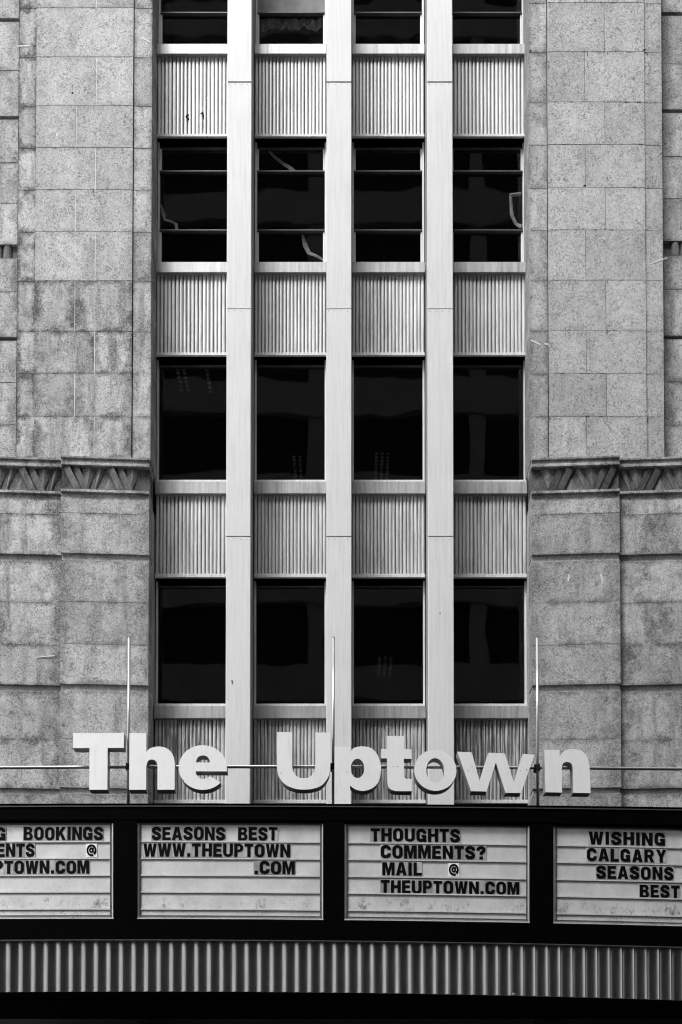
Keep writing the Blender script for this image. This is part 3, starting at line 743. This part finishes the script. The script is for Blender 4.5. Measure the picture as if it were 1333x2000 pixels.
for (txt, row, x0, x1, where, skip) in TEXT:
    gap = .10; tot = sum(GW[c] for c in txt) + gap*(len(txt)-1)
    if len(txt) == 1: tot = GW[txt]
    mpp = abs(Xp(1, -1.95, 1700) - Xp(0, -1.95, 1700))
    hpx = (L_bb(600) - L_bt(600)) * .138; H = hpx * mpp
    kx = (x1 - x0) / (tot * hpx)
    cur = x0
    for i, ch in enumerate(txt):
        wpx = GW[ch]*hpx*kx
        c, rot = board_frame(cur + wpx/2, LB[row], OT)
        tw, th = (wpx + gap*hpx*kx*.92)*mpp, H*1.13
        if ch == '@': tw, th = wpx*mpp*1.0, H*1.04
        m = MB(); m.block(-tw/2, tw/2, -.003, .003, -H*.055, th-H*.055, .001)
        cat = 'letter tile'
        if ch == '@': lab = f'white card with a black at sign {where}'
        elif len(txt) == 1: lab = f'grey tile with black letter {ch} {where}'
        elif ch == '.': lab = f'grey tile with black full stop, {ORD[i]} character {where}'
        elif ch == '?': lab = 'grey tile with black question mark ending the word COMMENTS'
        else: lab = f'grey tile with black letter {ch}, {ORD[i]} {where}' if '.' not in txt else f'grey tile with black {ch}, {ORD[i]} character {where}'
        t = m.build('letter_tile', M['card' if ch == '@' else 'tile'], None, (0,0,0))
        jit = random.uniform(-.006, .006)
        t.location = (c.x, c.y, c.z + random.uniform(-.002, .003)); t.rotation_euler = (rot.x, rot.y + jit, rot.z)
        tag(t, lab, cat, 'changeable letters on the reader boards')
        go = bpy.data.objects.new('printed_letter', glyph_mesh(ch, H)); sc.collection.objects.link(go); go.parent = t
        sx = kx if ch != '@' else kx*.86
        go.location = (-GW[ch]*H*sx/2, -.0045, 0 if ch != '@' else H*.02); go.scale = (sx, 1, 1 if ch != '@' else .93)
        cur += wpx + gap*hpx*kx

# ------------------------------------------------------------------ big white sign letters, poles and rail on the marquee roof
YL = .25                                   # letters stand this far behind the fascia line
def C5(p): return (130 + p[0]/4.166, 1410 + p[1]/4.166)
def C6(p): return (530 + p[0]/4.443, 1410 + p[1]/4.443)
def C7(p): return (790 + p[0]/3.508, 1410 + p[1]/3.508)
def earc(cx, cy, rx, ry, a0, a1, n=14): return arc(cx, cy, rx, -ry, a0, a1, n)      # pixel rows grow downwards
BIG = [
 ('T', C5, [[(53,90),(467,90),(467,212),(335,212),(335,552),(187,552),(187,212),(53,212)]]),
 ('h', C5, [[(512,90),(650,90),(650,243)] + catmull([(650,243),(680,216),(715,204),(752,200),(800,208),(845,236),(872,282),(882,345)],4) + [(882,552),(742,552),(742,352)] + catmull([(742,352),(730,320),(698,306),(664,318),(650,365)],4) + [(650,552),(512,552)]]),
 ('e', C5, [[(1308,402)] + earc(1110,371,196,182,0,318,44)[1:] + [(1166,440),(1150,456),(1110,467),(1075,452),(1058,428),(1052,402)],
            [(1055,330),(1058,308)] + earc(1111,318,54,46,165,15,10) + [(1166,308),(1169,330)]]),
 ('U', C6, [[(50,90),(182,90),(182,385)] + catmull([(182,385),(196,440),(232,477),(282,488),(332,477),(370,440),(383,385)],4) + [(383,90),(513,90),(513,385)] + catmull([(513,385),(498,470),(440,548),(360,579),(282,587),(200,578),(118,540),(64,465),(50,385)],4)]),
 ('p', C6, [[(550,216),(686,216),(686,262)] + catmull([(686,262),(716,228),(760,214),(812,212),(872,228),(922,280),(952,365),(952,440),(930,520),(880,572),(810,597),(750,592),(712,574),(686,552)],4) + [(686,765),(550,765)],
            earc(750,403,59,84,0,350,30)]),
 ('t', C6, [[(1005,122),(1152,122),(1152,235),(1220,235),(1220,318),(1152,318),(1152,462)] + catmull([(1152,462),(1158,484),(1180,493)],4) + [(1222,493),(1222,600),(1090,600)] + catmull([(1090,600),(1048,592),(1018,566),(1008,530)],4) + [(1005,318),(955,318),(955,235),(1005,235)]]),
 ('o', C7, [earc(213,331,145,141,0,355,48), earc(212,333,62,85,0,352,34)]),
 ('w', C7, [[(362,210),(462,212),(515,405),(577,212),(690,213),(752,410),(815,215),(897,218),(800,484),(694,484),(628,278),(563,478),(456,478)]]),
 ('n', C7, [[(958,195),(1064,193),(1064,236)] + catmull([(1064,236),(1095,200),(1135,185),(1172,184),(1222,198),(1256,235),(1272,300)],4) + [(1279,484),(1158,485),(1157,325)] + catmull([(1157,325),(1148,288),(1118,274),(1088,286),(1078,325)],4) + [(1080,485),(964,485)]])]
desc = {'T': 'large white raised capital T at the left end of the rooftop sign', 'h': 'large white raised lowercase h right of the left pole',
        'e': 'large white raised lowercase e ending the first word of the sign', 'U': 'large white raised capital U beginning the second sign word',
        'p': 'large white raised lowercase p right of the middle pole, its descender dropping behind the marquee',
        't': 'large white raised lowercase t between p and o on the sign', 'o': 'large white raised lowercase o in front of the right-hand fin',
        'w': 'large white raised lowercase w left of the right pole', 'n': 'large white raised lowercase n at the right end of the sign'}
SCREWS = {'t': [(1058,387),(1097,387)], 'w': [(463,308),(436,338),(801,332),(840,323)], 'U': [(84,443)], 'p': [(658,435)], 'e': [(955,473)]}
LDEP = .15
for ch, cv, cons in BIG:
    cons = [[cv(p) for p in c] for c in cons]
    xs = [p[0] for p in cons[0]]; ys = [p[1] for p in cons[0]]
    pcx = (min(xs)+max(xs))/2
    o3 = MQ(pcx, max(ys), YL)
    cc = [[(Xp(p[0], o3.y, 1500) - o3.x, Zp(p[1], o3.y) - o3.z) for p in c] for c in cons]
    v, f, n = fill_mesh('sign_letter', cc, LDEP)
    root = empty('sign_letter', (o3.x, o3.y, o3.z)); tag(root, desc[ch], 'sign letter', 'big letters on the marquee roof')
    ang = math.atan((o3.x - XA)/RAD)
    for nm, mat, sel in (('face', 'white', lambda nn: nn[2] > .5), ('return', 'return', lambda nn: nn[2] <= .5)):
        ids = [k for k in range(len(f)) if sel(n[k])]
        m = MB()
        for k in ids: m.poly([(v[q][0] + o3.x, o3.y + LDEP/2 - v[q][2], v[q][1] + o3.z) for q in f[k]][:])
        m.build(nm, M[mat], root, (o3.x, o3.y, o3.z))
    for (sx_, sy_) in SCREWS.get(ch, []):
        p = cv((sx_, sy_)); X, Z = Xp(p[0], o3.y, 1500), Zp(p[1], o3.y)
        mm = MB(); mm.tube([(X, o3.y-.004, Z), (X, o3.y+.02, Z)], .006, 6); mm.build('screw_hole', M['hole'], root)
    # stand-off brackets back to the rail
    zr_ = Zp(1499, o3.y + LDEP + .05)
    mm = MB(); mm.box(o3.x + .01, o3.x + .05, o3.y + LDEP - .002, o3.y + LDEP + .045, zr_-.02, zr_+.02)
    if ch not in 'T': mm.v = [(x, y, z) for x, y, z in mm.v]
    root.rotation_euler = (0, 0, ang)
RY = YL + LDEP + .075
bar = line([(0,1499.5),(400,1497.3),(900,1499),(1333,1502)])
m = MB(); m.tube([MQ(p, bar(p), RY) for p in ls(-140, 1470, 24)], .0225, 12)
tag(m.build('support_rail', M['steel'], None, smooth=True), 'long thin steel pipe running level behind the big white letters', 'pipe')
for (px_, lab) in ((252.5, 'thin upright steel pole between the big T and h'), (651.5, 'thin upright steel pole between the big U and p'), (1049.5, 'thin upright steel pole between the big w and n')):
    A, Bt = MQ(px_, 1246, RY - .052), MQ(px_, 1590, RY - .052)
    root = empty('support_pole', (A.x, A.y, Bt.z)); tag(root, lab, 'pole', 'poles carrying the rooftop sign')
    m = MB(); m.tube([(A.x, A.y, Bt.z), (A.x, A.y, A.z)], .0215, 14); m.build('shaft', M['steel'], root, smooth=True)
    m = MB(); m.tube([(A.x, A.y, A.z+.0005), (A.x, A.y, A.z+.008)], .0225, 14); m.build('cap', M['dark_clamp'], root)
    c = MQ(px_, bar(px_), RY - .052)
    m = MB(); m.block(c.x-.042, c.x+.042, c.y-.034, c.y+.075, c.z-.045, c.z+.045, .008); m.build('clamp', M['dark_clamp'], root)

# ------------------------------------------------------------------ things seen in the windows
def ribbon(name, pts, wpx, Y, label, cat):
    m = MB(); P = [Vector((Xp(p[0], Y, p[1]), Y + .012*((k*37) % 5 - 2)/2, Zp(p[1], Y))) for k, p in enumerate(pts)]
    ww = [w_*.0112 for w_ in wpx]
    sec = []
    for k, p in enumerate(P):
        d = (P[min(k+1, len(P)-1)] - P[max(k-1, 0)]).normalized(); nn = Vector((-d.z, .25, d.x)).normalized()
        sec.append((p - nn*ww[k]/2, p + nn*ww[k]/2))
    th = Vector((0, .004, 0))
    for k in range(len(P)-1):
        a, b = sec[k]; c, d = sec[k+1]; mid0, mid1 = (a+b)/2 - th*3, (c+d)/2 - th*3
        m.poly([a, mid0, mid1, c]); m.poly([mid0, b, d, mid1]); m.poly([a+th, c+th, d+th, b+th])
        m.poly([a, c, c+th, a+th]); m.poly([b, b+th, d+th, d])
    return tag(m.build(name, M['strip'], None), label, cat, 'torn strips hanging in the windows')
YR = YG + .03
ribbon('torn_strip', [(315,401),(319,416),(322,428),(332,432),(344,437),(346,449)], [3,6,5,4,5,5], YR, 'crooked torn pale strip low in the leftmost upper window', 'strip')
ribbon('torn_strip', [(521,290),(536,306),(552,317),(567,328),(577,338)], [3,5,6,7,9], YR, 'torn pale strip slanting across the top pane beside the leftmost fin', 'strip')
ribbon('torn_strip', [(592,461),(597,480),(604,493),(618,500),(634,508)], [4,8,7,5,4], YR, 'bent torn pale strip in the bottom pane left of the middle fin', 'strip')
ribbon('torn_strip', [(1018,380),(998,381),(999,400),(1000,420),(1008,436),(1019,444)], [5,6,5,6,6,9], YR, 'hooked torn pale strip at the right edge of the rightmost upper window', 'strip')
m = MB(); nx = 26
Yc = YG + .1
for k in range(nx):
    for (za_, zb_) in ((40, 48), (48, 57)):
        def q(kk, py):
            px = 512 + 120*kk/nx; jx = math.sin(kk*1.7)*.02 + math.sin(kk*.6 + py)*.02
            return (Xp(px, Yc, 50), Yc + jx, Zp(py + 2.5*math.sin(kk*.9 + (py > 44)) - (3 if py < 44 else 0), Yc))
        m.poly([q(k, zb_), q(k+1, zb_), q(k+1, za_), q(k, za_)])
tag(m.build('crumpled_sheet', M['sheet'], None, smooth=True), 'crumpled translucent sheet bunched below the grey blind in the top window row', 'sheet')
def ray_at_z(px, py, Z):
    dy = (Z - EYE)/kz(py); Y = dy - D
    return Xp(px, Y, py), Y
LIGHTS = [(356, 735, 696, 'dim slatted ceiling light at the top left of the leftmost third-row window', 2),
          (407, 738, 696, 'dim narrow ceiling light at the top right of the leftmost third-row window', 1),
          (582, 918, 696, 'dim two-tube ceiling light low in the third-row window left of the middle fin', 2),
          (746, 912, 696, 'dim three-tube ceiling light low in the third-row window right of the middle fin', 3),
          (752, 1303, 1129, 'dim three-tube ceiling light seen in the bottom row window right of the middle fin', 3)]
for (px, py, head, lab, nt_) in LIGHTS:
    Zc = Zp(head, YS) + .46
    x, y = ray_at_z(px, py, Zc - .04)
    root = empty('ceiling_light', (x, y, Zc)); tag(root, lab, 'ceiling light', 'ceiling lights behind the windows')
    m = MB(); m.box(x-.16, x+.16, y-.45, y+.45, Zc-.03, Zc+.03); m.build('housing', M['room'], root)
    for k in range(nt_):
        xx = x + (k - (nt_-1)/2)*.11
        m = MB()
        for j in range(8): m.box(xx-.028, xx+.028, y-.4+.1*j, y-.4+.1*j+.055, Zc-.045, Zc-.031)
        m.build('tube', M['tube'], root)

# ------------------------------------------------------------------ office block across the street (mirrored faintly in the glass)
T = empty('office_block', (2, -26, 0)); tag(T, 'dark banded office block across the street, mirrored faintly in the window glass', 'building')
part('wall', M['tower'], T, (-20, 80, -36, -24.2, 0, 55))
for k in range(14):
    m = MB(); m.block(-20.2, 80.2, -25, -23.9, 3.2 + 3.7*k, 4.5 + 3.7*k, .01, None); 
    m.v = [(x, y, z) for x, y, z in m.v]; m.build('floor_band', M['tower_band'], T)
for k in range(17):
    part('column', M['tower_band'], T, (-20 + 6.2*k, -19.4 + 6.2*k, -24.6, -24.0, 0, 55))

# ------------------------------------------------------------------ small marks: chips and pale scuffs on the stone, dark tears on metal
def scuff(px, py, dx, dy, wpx, Y, mat, name, n=5):
    m = MB(); k = .0081
    for i in range(n):
        a, b = i/n, (i+1)/n
        w0, w1 = (wpx*(.5 + .6*math.sin(3.1*(t*.9+.05)))*random.uniform(.7, 1.15)*k/2 for t in (a, b))
        p = Vector((Xp(px+dx*a, Y, py), Y, Zp(py+dy*a, Y))); q = Vector((Xp(px+dx*b, Y, py), Y, Zp(py+dy*b, Y)))
        d = (q-p).normalized(); nn = Vector((-d.z, 0, d.x))
        P = [p-nn*w0, q-nn*w1, q+nn*w1, p+nn*w0]; bk = Vector((0, .006, 0))
        m.hexa([P[0], P[1], P[1]+bk, P[0]+bk, P[3], P[2], P[2]+bk, P[3]+bk])
    return m.build(name, M[mat], B)
M['scuff'] = flat_mat('pale_scuff', .62, .9, .1, scale=60, amp=.25)
for a in ((276,73,18,9,3,YSTR), (33,90,26,-1,2.5,YSTR), (1266,517,38,-14,2,YSTR), (1037,664,20,9,3,YSTR), (1064,671,9,2,3,YSTR),
          (110,260,3,6,3,YPAN), (1178,464,5,1,3,YPAN)):
    scuff(*a[:5], a[5]-.004, 'scuff', 'pale_scuff')
for a in ((1112,1122,-2,14,4), (1174,1121,4,20,3.5), (72,1284,36,-4,1.8), (182,1322,8,0,2)):
    x = Xp(a[0], 0, 1200); Yf = -.048*max(0, abs(x - Xp(292 if x < 0 else mirror(292), 0))) + (0 if 118 < a[0] < 1214 else .07)
    scuff(*a, Yf-.006, 'scuff', 'pale_scuff')
for a in ((143,180,-2,3,3,YPAN-.003), (1036,97,1,4,3,YSTR-.003), (1256,98,6,-2,2.5,YPAN-.003), (1140,363,5,-2,2.5,YPAN-.003)):
    scuff(*a[:5], a[5], 'hole', 'stone_chip', 3)
for a in ((363,229,6,-6,4), (366,232,4,0,5), (392,222,6,-3,3), (397,219,1,12,3), (397,236,0,14,1.4)):
    scuff(*a, YS-.009, 'hole', 'paint_tear', 4)
for a in ((453.5,1328,.5,7,2.5,-.003), (860,1196,0,3,1.5,-.003)):
    scuff(*a[:5], a[5], 'hole', 'fin_dent', 3)

# ragged little losses along the block joints
M['loss'] = flat_mat('broken_arris', .10, .95, .1, scale=70, amp=.4)
rc = random.Random(11)
for CO, flip, cnt in ((CO_L, 0, 26), (CO_R, 1, 44)):
    for _ in range(cnt):
        py = rc.choice(CO[4:-1]); px = rc.uniform(67, 255)
        if rc.random() < .3: px = rc.choice((66, 256, 183, 144)) ; dx, dy = rc.uniform(-1, 1), rc.uniform(3, 9)
        else: dx, dy = rc.uniform(3, 11), rc.uniform(-.6, .6)
        px = mirror(px) if flip else px
        scuff(px, py, dx, dy, rc.uniform(1.0, 2.3), YPAN-.0025, 'loss', 'stone_chip', 3)
